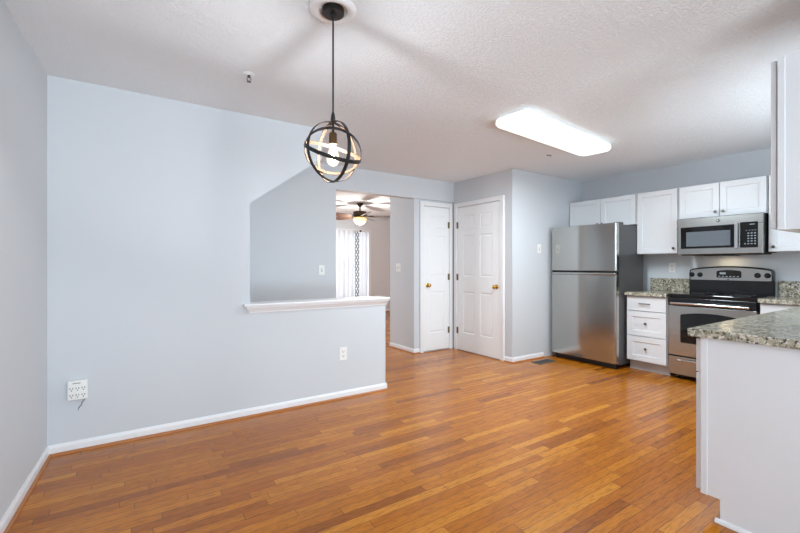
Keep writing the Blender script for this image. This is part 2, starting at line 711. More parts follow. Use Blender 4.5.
def to_y(b, xf, yf):
    """turn a mesh built facing -X at xf into one facing -Y at yf (y -> x mirrored in place)"""
    for v in b.verts:
        v.co = Vector((v.co.y, yf + (v.co.x - xf), v.co.z))
    return b


def knob_prof(s=1.0):
    return [(0, 0), (.031 * s, 0), (.031 * s, .004 * s), (.026 * s, .008 * s), (.011 * s, .011 * s), (.010 * s, .028 * s), (.017 * s, .033 * s),
            (.026 * s, .042 * s), (.0275 * s, .052 * s), (.022 * s, .061 * s), (.010 * s, .066 * s), (0, .067 * s)]


# wide six-panel door, facing -X
pd0, pd1 = 3.685, 4.505
pan = []
for ya, yb in ((3.815, 4.045), (4.150, 4.378)):
    pan += [(ya, yb, 1.740, 1.940), (ya, yb, 1.070, 1.655), (ya, yb, .262, .855)]
dr = struct('door_1', door_slab_x(XP - .020, pd0, pd1, .012, 2.062, pan), M['door'])
for p in pan:
    obj('panel', raised(XP - .020, p), M['door'], dr)
bm = bm_new()
cw = .062
box(bm, XP - .030, XP - .0005, pd0 - .005 - cw, pd0 - .005, 0, 2.07 + cw)
box(bm, XP - .030, XP - .0005, pd1 + .005, pd1 + .005 + cw, 0, 2.07 + cw)
box(bm, XP - .030, XP - .0005, pd0 - .005, pd1 + .005, 2.07, 2.07 + cw)
obj('door_casing', bm, M['trim'], dr, bevel=0.006)
kn = obj('door_knob', lathe(bm_new(), knob_prof(), axis_mat((XP - .020, 3.745, .947), (-1, 0, 0))), M['brass'], dr, smooth=True)
kn['label'] = 'polished brass door knob'


def hinge(parent, mk):
    h = obj('hinge', mk, M['hinge'], parent, bevel=.0015)
    return h


for hz in (1.811, 1.058, .286):
    b = bx(XP - .0225, XP - .0195, pd1 - .022, pd1 + .012, hz - .045, hz + .045)
    lathe(b, [(0, -.047), (.006, -.047), (.006, .047), (0, .047)], axis_mat((XP - .026, pd1 + .003, hz), (0, 0, 1)), 12)
    hinge(dr, b)

# narrow door, facing -Y
nd0, nd1 = 3.497, 3.958
pan = [(3.585, 3.870, 1.735, 1.945), (3.585, 3.870, 1.065, 1.655), (3.585, 3.870, .262, .855)]
d2 = struct('door_2', to_y(door_slab_x(0, nd0, nd1, .020, 2.062, pan), 0, YC - .020), M['door'])
for p in pan:
    obj('panel', to_y(raised(0, p), 0, YC - .020), M['door'], d2)
bm = bm_new()
box(bm, nd0 - .005 - cw, nd0 - .005, YC - .030, YC - .0005, 0, 2.07 + cw)
box(bm, nd1 + .005, nd1 + .005 + cw, YC - .030, YC - .0005, 0, 2.07 + cw)
box(bm, nd0 - .005, nd1 + .005, YC - .030, YC - .0005, 2.07, 2.07 + cw)
obj('door_casing', bm, M['trim'], d2, bevel=0.006)
kn = obj('door_knob', lathe(bm_new(), knob_prof(), axis_mat((3.560, YC - .020, .946), (0, -1, 0))), M['brass'], d2, smooth=True)
kn['label'] = 'polished brass door knob'
for hz in (1.818, 1.060, .283):
    b = bx(nd1 - .022, nd1 + .012, YC - .0225, YC - .0195, hz - .045, hz + .045)
    lathe(b, [(0, -.047), (.006, -.047), (.006, .047), (0, .047)], axis_mat((nd1 + .003, YC - .026, hz), (0, 0, 1)), 12)
    hinge(d2, b)

# front room window
bm = bm_new()
t = .09
box(bm, WX0 - t, WX0, YL - .022, YL, WZ0 - t, WZ1 + t)
box(bm, WX1, WX1 + t, YL - .022, YL, WZ0 - t, WZ1 + t)
box(bm, WX0, WX1, YL - .022, YL, WZ1, WZ1 + t)
box(bm, WX0 - t, WX1 + t, YL - .05, YL, WZ0 - .03, WZ0)
win = struct('window_1', bm, M['trim'], bevel=.004)
bm = bm_new()
for xa, xb in ((WX0, WX0 + .05), (WX1 - .05, WX1), ((WX0 + WX1) / 2 - .02, (WX0 + WX1) / 2 + .02)):
    box(bm, xa, xb, YL + .03, YL + .07, WZ0, WZ1)
for za, zb in ((WZ0, WZ0 + .05), (WZ1 - .05, WZ1), (1.17, 1.21)):
    box(bm, WX0, WX1, YL + .03, YL + .07, za, zb)
obj('window_sash', bm, M['trim'], win)
obj('window_pane', bx(WX0 + .04, WX1 - .04, YL + .046, YL + .052, WZ0 + .04, WZ1 - .04), M['pane'], win)

# sliding door behind the camera
bm = bm_new()
for xa, xb in ((-.35, -.29), (1.39, 1.45), (.51, .59)):
    box(bm, xa, xb, YB - .09, YB - .03, 0, 2.2)
for za, zb in ((0, .06), (2.13, 2.2)):
    box(bm, -.35, 1.45, YB - .09, YB - .03, za, zb)
sd = struct('door_3', bm, M['trim'])
obj('door_pane', bx(-.30, 1.4, YB - .065, YB - .058, .05, 2.14), M['pane'], sd)


# ------------------------------------------------------------------ kitchen
def shaker(xf, y0, y1, z0, z1, rail=.058, depth=.019):
    """one-piece shaker front facing -X, front face at xf"""
    b = bm_new()
    box(b, xf + .009, xf + depth, y0, y1, z0, z1)
    L = []
    for m, x in ((0, xf + .009), (0, xf), (rail, xf), (rail + .004, xf + .009)):
        L.append([b.verts.new((x, y, z)) for y, z in ((y0 + m, z0 + m), (y1 - m, z0 + m), (y1 - m, z1 - m), (y0 + m, z1 - m))])
    for A, B in zip(L, L[1:]):
        for i in range(4):
            b.faces.new((A[i], A[(i + 1) % 4], B[(i + 1) % 4], B[i]))
    return b


def cab_knob(parent, loc, direction=(-1, 0, 0)):
    prof = [(0, 0), (.006, 0), (.0055, .010), (.009, .015), (.014, .020), (.0145, .025), (.010, .030), (0, .031)]
    o = obj('knob', lathe(bm_new(), prof, axis_mat(loc, direction), 20), M['nickel'], parent, smooth=True)
    o['label'] = 'dark nickel round knob'
    return o


XU = 5.235      # front of the wall cabinets on the back wall
UT = 2.112


def wall_cabinet(label, y0, y1, z0, z1, doors, knobs, name='wall_cabinet'):
    t = thing(name, label, 'cabinet', (XU + .02, (y0 + y1) / 2, z0), 'white wall cabinets')
    obj('carcass', bx(XU + .021, XK - .001, y0, y1, z0, z1), M['cabinet'], t, bevel=.001)
    for (a, b), (ky, kz) in zip(doors, knobs):
        d = obj('door', shaker(XU, a, b, z0 + .003, z1 - .003), M['cabinet'], t, bevel=.0012)
        cab_knob(d, (XU, ky, kz))
    return t


wall_cabinet('white two-door wall cabinet above the stainless refrigerator', 2.580, 3.490, 1.735, UT,
             [(3.038, 3.484), (2.587, 3.032)], [(3.065, 1.775), (3.005, 1.775)])
wall_cabinet('tall single-door white wall cabinet between refrigerator and microwave', 2.118, 2.573, 1.365, UT,
             [(2.126, 2.565)], [(2.158, 1.425)])
wall_cabinet('short two-door white wall cabinet directly above the microwave', 1.336, 2.112, 1.748, UT,
             [(1.727, 2.104), (1.342, 1.721)], [(1.757, 1.800), (1.690, 1.800)])
wall_cabinet('white corner wall cabinet right of the microwave, knob at its lower left', 0.575, 1.330, 1.362, UT,
             [(.584, 1.322)], [(1.285, 1.408)])

# wall cabinet on the right wall, seen on its end panel; door faces +Y
t = thing('wall_cabinet', 'white wall cabinet nearest the camera, seen on its plain end panel at upper right', 'cabinet', (2.33, .56, 1.378), 'white wall cabinets')
obj('carcass', bx(2.33, 3.10, YR + .001, .556, 1.378, 2.118), M['cabinet'], t, bevel=.001)
obj('face_frame', bx(2.326, 2.350, .535, .560, 1.378, 2.118), M['cabinet'], t, bevel=.002)
d = obj('door', bx(2.336, 2.716, .565, .584, 1.384, 2.112), M['cabinet'], t, bevel=.003)
cab_knob(d, (2.68, .584, 1.43), (0, 1, 0))
d = obj('door', bx(2.720, 3.096, .565, .584, 1.384, 2.112), M['cabinet'], t, bevel=.003)
cab_knob(d, (2.756, .584, 1.43), (0, 1, 0))
# drawer base beside the fridge
XB = 4.95
t = thing('drawer_cabinet', 'white three-drawer base cabinet between refrigerator and range', 'cabinet', (5.0, 2.33, 0))
obj('carcass', bx(XB + .021, XK - .001, 2.112, 2.548, .115, .873), M['cabinet'], t)
obj('toe_kick', bx(XB + .085, XB + .105, 2.114, 2.546, 0, .115), M['kick'], t)
dw = obj('drawer', bx(XB, XB + .020, 2.118, 2.543, .702, .866), M['cabinet'], t, bevel=.003)
bm = bm_new()
tube(bm, [(XB - .026, 2.275, .786), (XB - .026, 2.395, .786)], .0055)
for yy in (2.290, 2.380):
    tube(bm, [(XB, yy, .786), (XB - .026, yy, .786)], .0045)
hd = obj('bar_pull', bm, M['nickel'], dw, smooth=True)
hd['label'] = 'dark nickel bar pull'
for z0, z1 in ((.412, .694), (.122, .404)):
    dw = obj('drawer', shaker(XB, 2.118, 2.543, z0, z1, .062), M['cabinet'], t, bevel=.0012)
    cab_knob(dw, (XB + .009, 2.332, (z0 + z1) / 2 + .005))

# counters with splash boards
t = thing('countertop', 'short speckled granite worktop between refrigerator and range', 'worktop', (5.2, 2.33, .875))
obj('slab', bx(4.915, XK - .001, 2.106, 2.553, .876, .915), M['granite'], t, bevel=.004)
obj('backsplash', bx(XK - .024, XK - .001, 2.106, 2.553, .9155, 1.070), M['granite'], t, bevel=.003)

# corner base and right-hand run
t = thing('corner_cabinet', 'white corner base cabinet at the right side of the range', 'cabinet', (5.1, 1.1, 0))
obj('carcass', bx(XB + .021, XK - .001, .90, 1.318, .115, .873), M['cabinet'], t)
obj('toe_kick', bx(XB + .085, XB + .105, .90, 1.316, 0, .115), M['kick'], t)
dw = obj('drawer', bx(XB, XB + .020, .905, 1.312, .702, .866), M['cabinet'], t, bevel=.003)
cab_knob(dw, (XB, 1.11, .785))
dd = obj('door', shaker(XB, .905, 1.312, .122, .694), M['cabinet'], t, bevel=.0012)
cab_knob(dd, (XB, 1.27, .64))

X0 = 2.35
t = thing('base_cabinet', 'white base cabinet in the foreground showing its tall plain end panel', 'cabinet', (X0, .55, 0))
bm = bm_new()
prism(bm, [(YR + .001, 0), (.772, 0), (.772, .112), (.850, .112), (.850, .873), (YR + .001, .873)], 'x', X0, X0 + .018)
obj('end_panel', bm, M['cabinet'], t, bevel=.0015)
obj('carcass', bx(X0 + .0185, 5.54, YR + .001, .848, .112, .872), M['cabinet'], t)
obj('corner_stile', bx(X0 - .005, X0 - .0002, .822, .850, .112, .873), M['cabinet'], t, bevel=.0015)
obj('toe_kick', bx(X0 + .0185, XB + .08, .752, .771, 0, .112), M['kick'], t)
prof = [(0, 0), (-.012, 0), (-.011, .010), (-.006, .018), (0, .020)]
bm = bm_new()
prism(bm, [(X0 + dx, z) for dx, z in prof], 'y', YR + .001, .790)
obj('shoe_moulding', bm, M['trim'], t)
for xa, xb in ((X0 + .008, 2.80), (2.806, 3.296), (3.302, 3.83), (3.836, 4.37), (4.376, 4.90)):
    dw = obj('drawer', bx(xa, xb, .853, .873, .702, .866), M['cabinet'], t, bevel=.003)
    cab_knob(dw, ((xa + xb) / 2, .873, .785), (0, 1, 0))
    dd = obj('door', bx(xa, xb, .853, .873, .122, .694), M['cabinet'], t, bevel=.003)
    cab_knob(dd, (xb - .04, .873, .64), (0, 1, 0))
t = thing('countertop', 'L-shaped speckled granite worktop running from the foreground round to the range', 'worktop', (2.32, .55, .875))
bm = bm_new()
prism(bm, [(2.320, YR + .001), (XK - .001, YR + .001), (XK - .001, 1.322), (4.915, 1.322), (4.915, .897), (2.320, .897)], 'z', .876, .915)
obj('slab', bm, M['granite'], t, bevel=.004)
bm = bm_new()
box(bm, XK - .024, XK - .001, YR + .026, 1.322, .9155, 1.070)
box(bm, 2.36, XK - .001, YR + .001, YR + .024, .9155, 1.070)
obj('backsplash', bm, M['granite'], t, bevel=.003)


# ---- refrigerator
FX, FY0, FY1 = 4.75, 2.565, 3.442
t = thing('refrigerator', 'stainless steel top-freezer refrigerator standing against the blue-grey wall', 'refrigerator', (5.0, 2.99, 0))
obj('body', bx(FX + .075, 5.40, FY0 + .006, FY1 - .006, .045, 1.715), M['fridge_side'], t, bevel=.004)


def rounded_door(y0, y1, z0, z1, r=.022):
    b = bm_new()
    pts = []
    for k in range(7):
        an = PI / 2 * k / 6
        pts.append((FX + r - r * math.sin(an), y0 + r - r * math.cos(an)))
    for k in range(7):
        an = PI / 2 * k / 6
        pts.append((FX + r - r * math.cos(an), y1 - r + r * math.sin(an)))
    pts += [(FX + .068, y1), (FX + .068, y0)]
    prism(b, pts, 'z', z0, z1)
    return b


fz = obj('freezer_door', rounded_door(FY0, FY1, 1.162, 1.728), M['steel'], t, bevel=.003, smooth=True)
fd = obj('fridge_door', rounded_door(FY0, FY1, .072, 1.112), M['steel'], t, bevel=.003, smooth=True)
g = obj('door_handle_lip', bx(FX - .010, FX + .030, FY0 + .004, FY1 - .004, 1.1125, 1.1405), M['steel_light'], fd, bevel=.009)
obj('gasket', bx(FX + .069, FX + .0745, FY0 + .008, FY1 - .008, .075, 1.725), M['black_matte'], t)
obj('door_gap', bx(FX + .02, FX + .068, FY0 + .008, FY1 - .008, 1.1405, 1.1615), M['black_matte'], t)
obj('hand_grip', bx(FX + .030, FX + .066, FY0 - .0015, FY0 + .003, .97, 1.108), M['black_matte'], fd)
obj('hand_grip', bx(FX + .030, FX + .066, FY0 - .0015, FY0 + .003, 1.17, 1.33), M['black_matte'], fz)
obj('hinge_cover', bx(FX + .076, FX + .19, FY0 + .012, FY0 + .070, 1.7155, 1.742), M['fridge_side'], t, bevel=.005)
obj('base_grille', bx(FX + .055, FX + .075, FY0 + .03, FY1 - .03, .012, .068), M['black_matte'], t)
for yy in (FY0 + .05, FY1 - .05):
    obj('foot', lathe(bm_new(), [(0, 0), (.024, 0), (.024, .012), (.010, .016), (.010, .05), (0, .05)], Matrix.Translation((FX + .085, yy, 0)), 16), M['black_matte'], t)
    obj('foot', lathe(bm_new(), [(0, 0), (.024, 0), (.024, .012), (.010, .016), (.010, .05), (0, .05)], Matrix.Translation((5.34, yy, 0)), 16), M['black_matte'], t)

# ---- microwave
MX, MY0, MY1, MZ0, MZ1 = 5.140, 1.343, 2.083, 1.348, 1.741
t = thing('microwave', 'over-the-range stainless microwave with black window and keypad', 'microwave', (5.3, 1.71, MZ0))
obj('body', bx(MX + .042, XK - .001, MY0, MY1, MZ0 + .008, MZ1), M['black_matte'], t, bevel=.003)
pw = .148                       # control panel width
# front frame with window opening
bm = bm_new()
yk = MY0 + pw + .035
box(bm, MX, MX + .04, MY0, MY1, MZ1 - .095, MZ1 - .002)
box(bm, MX, MX + .04, MY0, MY1, MZ0, MZ0 + .062)
box(bm, MX, MX + .04, MY1 - .032, MY1, MZ0 + .062, MZ1 - .095)
box(bm, MX, MX + .04, MY0, MY0 + .036, MZ0 + .062, MZ1 - .095)
box(bm, MX + .004, MX + .04, yk - .004, yk + .040, MZ0 + .062, MZ1 - .095)
bmesh.ops.remove_doubles(bm, verts=bm.verts, dist=1e-5)
obj('front_frame', bm, M['steel_light'], t, bevel=.002)
wn = obj('door_window', bx(MX + .003, MX + .039, yk + .041, MY1 - .033, MZ0 + .063, MZ1 - .096), M['glass_black'], t)
gl = N('microwave_screen')
gl.b.inputs['Base Color'].default_value = lin(95, 103, 110)
gl.b.inputs['Roughness'].default_value = 0.12
vv = gl.n('ShaderNodeTexVoronoi')
vv.inputs['Scale'].default_value = 300
gl.l(gl.coords(), vv.inputs['Vector'])
gl.l(gl.mix(vv.outputs['Distance'], lin(80, 88, 96), lin(120, 127, 133)), gl.b.inputs['Base Color'])
obj('inner_screen', bx(MX + .0015, MX + .0028, yk + .075, MY1 - .085, MZ0 + .085, MZ1 - .150), gl.m, wn)
kp = obj('control_panel', bx(MX - .001, MX + .039, MY0 + .037, yk - .005, MZ0 + .056, MZ1 - .080), M['glass_black'], t, bevel=.003)
obj('display', bx(MX - .0022, MX - .0011, MY0 + .050, yk - .020, MZ1 - .118, MZ1 - .095), M['screen'], kp)
for r in range(5):
    for c in range(3 if r > 0 else 4):
        y = MY0 + .052 + c * .026
        z = MZ0 + .090 + r * .026
        obj('key', bx(MX - .0020, MX - .0011, y, y + .014, z, z + .010), M['mark'], kp)
for c in range(4):
    obj('key', bx(MX - .0020, MX - .0011, MY0 + .050 + c * .023, MY0 + .062 + c * .023, MZ0 + .226, MZ0 + .231), M['mark'], kp)
obj('clock_digits', bx(MX - .0034, MX - .0023, MY0 + .062, MY0 + .100, MZ1 - .110, MZ1 - .103), M['mark'], kp)
bm = bm_new()
box(bm, MX - .034, MX - .022, yk + .006, yk + .032, MZ0 + .052, MZ1 - .078)
box(bm, MX - .024, MX + .004, yk + .010, yk + .028, MZ0 + .052, MZ0 + .072)
box(bm, MX - .024, MX + .004, yk + .010, yk + .028, MZ1 - .098, MZ1 - .078)
obj('handle', bm, M['chrome'], t, bevel=.004)
lm = axis_mat((MX, 1.703, MZ1 - .046), (-1, 0, 0))
bd = obj('badge', lathe(bm_new(), [(0, 0), (.0155, 0), (.0155, .002), (.0135, .003), (.0125, .002), (0, .002)], lm, 28), M['nickel'], t, smooth=True)
bm = bm_new()
pts = [(0.007 * math.cos(q) * (1 - q / 9), 0.008 * math.sin(q) * (1 - q / 12)) for q in [i * .45 for i in range(14)]]
tube(bm, [(MX - .003, 1.703 + a_, MZ1 - .046 + b_) for a_, b_ in pts], .0011, 6)
obj('badge_scroll', bm, M['chrome'], bd)
obj('vent_grille', bx(MX + .05, XK - .08, MY0 + .02, MY1 - .02, MZ0 - .010, MZ0 + .0075), M['black_matte'], t)
obj('filter', bx(MX + .09, MX + .24, MY0 + .25, MY1 - .22, MZ0 - .018, MZ0 - .0105), M['black_matte'], t)

tl = obj('task_light', bx(MX + .255, MX + .285, 1.66, 1.78, MZ0 - .0135, MZ0 - .0105), M['task'], t)
lp = bpy.data.lights.new('task_light_lamp', 'AREA')
lp.shape, lp.size, lp.size_y, lp.energy, lp.color = 'RECTANGLE', .03, .11, 0.45, (1.0, .80, .50)
lo = bpy.data.objects.new('task_light_lamp', lp)
lo.location = (MX + .270 - 5.3, 1.72 - 1.71, -.020)
lo.parent = t
COL.objects.link(lo)

# ---- range
RX, RY0, RY1 = 4.945, 1.332, 2.098
t = thing('range', 'stainless electric range with black glass cooktop and raised back control panel', 'range', (5.2, 1.715, 0))
obj('body', bx(RX + .045, XK - .03, RY0 + .003, RY1 - .003, .03, .895), M['black'], t, bevel=.002)
for xx in (RX + .09, XK - .09):
    for yy in (RY0 + .06, RY1 - .06):
        obj('foot', lathe(bm_new(), [(0, 0), (.02, 0), (.02, .03), (0, .03)], Matrix.Translation((xx, yy, 0)), 12), M['black_matte'], t)
ck = obj('cooktop', bx(RX - .010, 5.452, RY0, RY1, .896, .921), M['glass_black'], t, bevel=.006)
for bxx, byy, br in ((RX + .15, RY0 + .20, .105), (RX + .15, RY1 - .20, .085), (RX + .37, RY0 + .20, .085), (RX + .37, RY1 - .20, .105)):
    obj('burner', lathe(bm_new(), [(br - .004, 0), (br - .004, .0006), (br, .0006), (br, 0)], Matrix.Translation((bxx, byy, .9211)), 40), M['fridge_side'], ck)
od = obj('oven_door', bx(RX - .004, RX + .044, RY0 + .004, RY1 - .004, .262, .792), M['steel_light'], t, bevel=.004)
obj('door_top', bx(RX - .005, RX + .044, RY0 + .004, RY1 - .004, .7925, .880), M['black'], od, bevel=.004)


def arch_pane(y0, y1, z0, z1, rise, r, xa, xb):
    b = bm_new()
    pts = []
    for k in range(6):
        an = PI / 2 * k / 5
        pts.append((y0 + r - r * math.sin(an), z0 + r - r * math.cos(an)))
    pts = pts[::-1]
    n = 60
    pts2 = []
    for k in range(6):
        an = PI / 2 * k / 5
        pts2.append((y1 - r + r * math.sin(an), z0 + r - r * math.cos(an)))
    top = []
    for k in range(n + 1):
        u = k / n
        y = y1 - (y1 - y0) * u
        e = min(u, 1 - u) * (y1 - y0)
        z = z1 + rise * (1 - (2 * u - 1) ** 2)
        if e < r:
            z -= r - math.sqrt(max(0, r * r - (r - e) ** 2))
        top.append((y, z))
    prism(b, pts2 + top[0:] + pts[::1][0:], 'x', xa, xb)
    return b


wd = obj('oven_window', arch_pane(1.452, 1.975, .402, .702, .030, .012, RX - .0065, RX - .0042), M['glass_black'], od)
bm = bm_new()
yy0, yy1 = RY0 + .045, RY1 - .045
tube(bm, [(RX - .050, yy0, .822), (RX - .052, (yy0 + yy1) / 2, .824), (RX - .050, yy1, .822)], .012, 14)
for yy in (yy0 + .02, yy1 - .02):
    tube(bm, [(RX - .003, yy, .822), (RX - .050, yy, .822)], .009)
obj('oven_handle', bm, M['chrome'], od, smooth=True)
dw = obj('storage_drawer', bx(RX, RX + .044, RY0 + .004, RY1 - .004, .055, .246), M['steel_light'], t, bevel=.004)
obj('drawer_gap', bx(RX + .012, RX + .044, RY0 + .006, RY1 - .006, .2465, .2615), M['black_matte'], t)
bm = bm_new()
n = 14
pts = [(RX - .006 - .022 * (1 - (2 * k / n - 1) ** 2) ** .5, RY0 + .10 + (RY1 - RY0 - .20) * k / n, .212 - .006 * (2 * k / n - 1) ** 2 + .006) for k in range(n + 1)]
tube(bm, pts, .010, 12)
obj('drawer_handle', bm, M['chrome'], dw, smooth=True)
# back control panel
BX = 5.452
bm = bm_new()
pts = [(RY0 + .01, .90), (RY1 - .01, .90), (RY1 - .01, 1.15), (RY1 - .018, 1.178), (RY1 - .04, 1.190)]
for k in range(1, 12):
    u = k / 12
    pts.append((RY1 - .04 - (RY1 - RY0 - .08) * u, 1.190 + .030 * (1 - (2 * u - 1) ** 2)))
pts += [(RY0 + .04, 1.190), (RY0 + .018, 1.178), (RY0 + .01, 1.15)]
prism(bm, pts, 'x', BX, BX + .075)
bgd = obj('backguard', bm, M['black'], t, bevel=.006)
bm = bm_new()
pts = [(RY0 + .030, 1.063), (RY1 - .030, 1.063), (RY1 - .022, 1.072), (RY1 - .024, 1.150), (RY1 - .030, 1.168), (RY1 - .05, 1.177)]
for k in range(1, 12):
    u = k / 12
    pts.append((RY1 - .05 - (RY1 - RY0 - .10) * u, 1.177 + .029 * (1 - (2 * u - 1) ** 2)))
pts += [(RY0 + .05, 1.177), (RY0 + .030, 1.168), (RY0 + .024, 1.150), (RY0 + .022, 1.072)]
prism(bm, pts, 'x', BX - .006, BX - .0005)
fp = obj('control_fascia', bm, M['steel_light'], bgd, bevel=.002)
RC = (RY0 + RY1) / 2
obj('display', arch_pane(RC - .115, RC + .105, 1.093, 1.165, .012, .012, BX - .0095, BX - .0062), M['screen'], bgd)['label'] = 'dark rectangular clock display'
for c in range(6):
    obj('key', bx(BX - .0105, BX - .0096, RC - .095 + c * .033, RC - .078 + c * .033, 1.103, 1.111), M['mark'], bgd)
obj('clock_digits', bx(BX - .0105, BX - .0096, RC + .02, RC + .075, 1.130, 1.152), M['mark'], bgd)
for yy in (2.058, 1.978, 1.465, 1.385):
    k_ = lathe(bm_new(), [(0, 0), (.027, 0), (.027, .004), (.022, .006), (.020, .022), (.017, .025), (0, .025)], axis_mat((BX - .006, yy, 1.122), (-1, 0, 0)), 24)
    box(k_, BX - .036, BX - .030, yy - .004, yy + .004, 1.104, 1.140)
    obj('knob', k_, M['black'], bgd, bevel=.001)
obj('badge', lathe(bm_new(), [(0, 0), (.007, 0), (.007, .002), (0, .0025)], axis_mat((BX - .006, RC, 1.076), (-1, 0, 0)), 20), M['black_matte'], bgd)


# ------------------------------------------------------------------ wall plates
def plate_y(name, label, cat, x, y, z, w, h, kind):
    """plate on a wall facing -Y"""
    t = thing(name, label, cat, (x, y, z))
    obj('cover_plate', bx(x - w / 2, x + w / 2, y - .006, y - .0003, z - h / 2, z + h / 2), M['plastic'], t, bevel=.003)
    if kind == 'switch':
        obj('toggle', bx(x - .005, x + .005, y - .016, y - .0065, z - .004, z + .016), M['plastic'], t, bevel=.002)
        obj('toggle_surround', bx(x - .009, x + .009, y - .0075, y - .0062, z - .019, z + .019), M['kick'], t)
    else:
        for dz in (.021, -.021):
            s_ = obj('socket', bx(x - .016, x + .016, y - .009, y - .0062, z + dz - .014, z + dz + .014), M['plastic'], t, bevel=.004)
            bm = bm_new()
            for dx in (-.007, .006):
                box(bm, x + dx - .0016, x + dx + .0016, y - .0096, y - .0091, z + dz - .003, z + dz + .007)
            box(bm, x - .003, x + .002, y - .0096, y - .0091, z + dz - .011, z + dz - .006)
            obj('slot', bm, M['plastic_slot'], s_)
    return t


def plate_x(name, label, cat, x, y, z, w, h, kind):
    """same plate on a wall facing -X, w along Y"""
    t = thing(name, label, cat, (x, y, z))
    obj('cover_plate', bx(x - .006, x - .0003, y - w / 2, y + w / 2, z - h / 2, z + h / 2), M['plastic'], t, bevel=.003)
    if kind == 'double_switch':
        for dy in (-.023, .023):
            obj('toggle_surround', bx(x - .0075, x - .0062, y + dy - .009, y + dy + .009, z - .019, z + .019), M['kick'], t)
            obj('toggle', bx(x - .016, x - .0076, y + dy - .005, y + dy + .005, z - .004, z + .016), M['plastic'], t, bevel=.002)
    else:
        for dz in (.021, -.021):
            s_ = obj('socket', bx(x - .009, x - .0062, y - .016, y + .016, z + dz - .014, z + dz + .014), M['plastic'], t, bevel=.004)
            bm = bm_new()
            for dy in (-.007, .006):
                box(bm, x - .0096, x - .0091, y + dy - .0016, y + dy + .0016, z + dz - .003, z + dz + .007)
            box(bm, x - .0096, x - .0091, y - .003, y + .002, z + dz - .011, z + dz - .006)
            obj('slot', bm, M['plastic_slot'], s_)
    return t


plate_y('wall_outlet', 'white duplex outlet low on the half wall under the ledge', 'outlet', 1.678, YM, .410, .078, .122, 'outlet')
plate_y('light_switch', 'white light switch above the half wall ledge beside the opening', 'switch', 1.955, YH, 1.172, .075, .120, 'switch')
plate_y('light_switch', 'white light switch on the wall just left of the refrigerator', 'switch', 4.575, YF, 1.450, .075, .122, 'switch')
plate_x('light_switch', 'white double light switch on the grey closet side wall', 'switch', XC, 5.02, 1.195, .115, .120, 'double_switch')
plate_x('wall_outlet', 'white duplex outlet above the short granite backsplash', 'outlet', XK, 2.31, 1.200, .075, .120, 'outlet')

# six-way tap with its short grey wire
t = thing('outlet_tap', 'white six-way plug tap on the long wall with a short grey wire below', 'outlet', (-.259, YM, .405))
tx0, tx1, tz0, tz1 = -.312, -.206, .343, .470
obj('housing', bx(tx0, tx1, YM - .036, YM - .0003, tz0, tz1), M['plastic'], t, bevel=.007, seg=3)
obj('indicator_print', bx(-.285, -.243, YM - .0370, YM - .0361, .450, .456), M['cord_grey'], t)
for r in range(2):
    for c in range(3):
        cx_, cz_ = tx0 + .022 + c * .031, tz0 + .030 + r * .044
        s_ = obj('socket', bx(cx_ - .013, cx_ + .013, YM - .038, YM - .0361, cz_ - .016, cz_ + .016), M['plastic'], t, bevel=.003)
        bm = bm_new()
        for dx in (-.007, .007):
            box(bm, cx_ + dx - .0018, cx_ + dx + .0018, YM - .0388, YM - .0381, cz_ - .001, cz_ + .010)
        box(bm, cx_ - .003, cx_ + .003, YM - .0388, YM - .0381, cz_ - .012, cz_ - .006)
        obj('slot', bm, M['plastic_slot'], s_)
bm = bm_new()
tube(bm, [(-.222, YM - .022, .343), (-.226, YM - .020, .330), (-.237, YM - .010, .318), (-.240, YM - .006, .300), (-.252, YM - .005, .287), (-.258, YM - .005, .268)], .0035, 8)
obj('wire', bm, M['cord_grey'], t, smooth=True)['label'] = 'short grey wire'

# floor register
t = thing('floor_vent', 'dark grey slotted metal floor vent in front of the refrigerator wall', 'vent', (4.43, 3.31, 0))
bm = bm_new()
vx0, vx1, vy0, vy1 = 4.265, 4.595, 3.245, 3.385
box(bm, vx0, vx1, vy0, vy0 + .018, .0005, .006)
box(bm, vx0, vx1, vy1 - .018, vy1, .0005, .006)
box(bm, vx0, vx0 + .02, vy0 + .018, vy1 - .018, .0005, .006)
box(bm, vx1 - .02, vx1, vy0 + .018, vy1 - .018, .0005, .006)
bmesh.ops.remove_doubles(bm, verts=bm.verts, dist=1e-5)
obj('frame', bm, M['vent'], t, bevel=.0015)
bm = bm_new()
n = 22
for i in range(n):
    xx = vx0 + .024 + (vx1 - vx0 - .05) * i / (n - 1)
    box(bm, xx - .003, xx + .003, vy0 + .018, vy1 - .018, .0015, .005)
box(bm, vx0 + .02, vx1 - .02, (vy0 + vy1) / 2 - .003, (vy0 + vy1) / 2 + .003, .001, .0055)
obj('slats', bm, M['vent'], t)
obj('duct_mouth', bx(vx0 + .02, vx1 - .02, vy0 + .018, vy1 - .018, .0004, .0012), M['plastic_slot'], t)


# ------------------------------------------------------------------ ceiling fittings
# sprinkler
sx_, sy_ = .658, 2.715
t = thing('fire_sprinkler', 'small fire sprinkler head on the ceiling left of the pendant', 'sprinkler', (sx_, sy_, CZ))
obj('escutcheon', lathe(bm_new(), [(0, -.0005), (.036, -.0005), (.034, -.005), (.016, -.012), (.014, -.010), (0, -.010)], Matrix.Translation((sx_, sy_, CZ)), 28), M['trim'], t, smooth=True)
bm = lathe(bm_new(), [(0, -.010), (.009, -.010), (.009, -.022), (0, -.022)], Matrix.Translation((sx_, sy_, CZ)), 14)
for s in (-1, 1):
    tube(bm, [(sx_ + s * .008, sy_, CZ - .020), (sx_ + s * .013, sy_, CZ - .034), (sx_ + s * .003, sy_, CZ - .048)], .0025, 6)
obj('sprinkler_frame', bm, M['nickel'], t)
obj('deflector', lathe(bm_new(), [(0, -.048), (.014, -.048), (.014, -.050), (0, -.050)], Matrix.Translation((sx_, sy_, CZ)), 16), M['nickel'], t)
sx_, sy_ = 3.883, 2.839
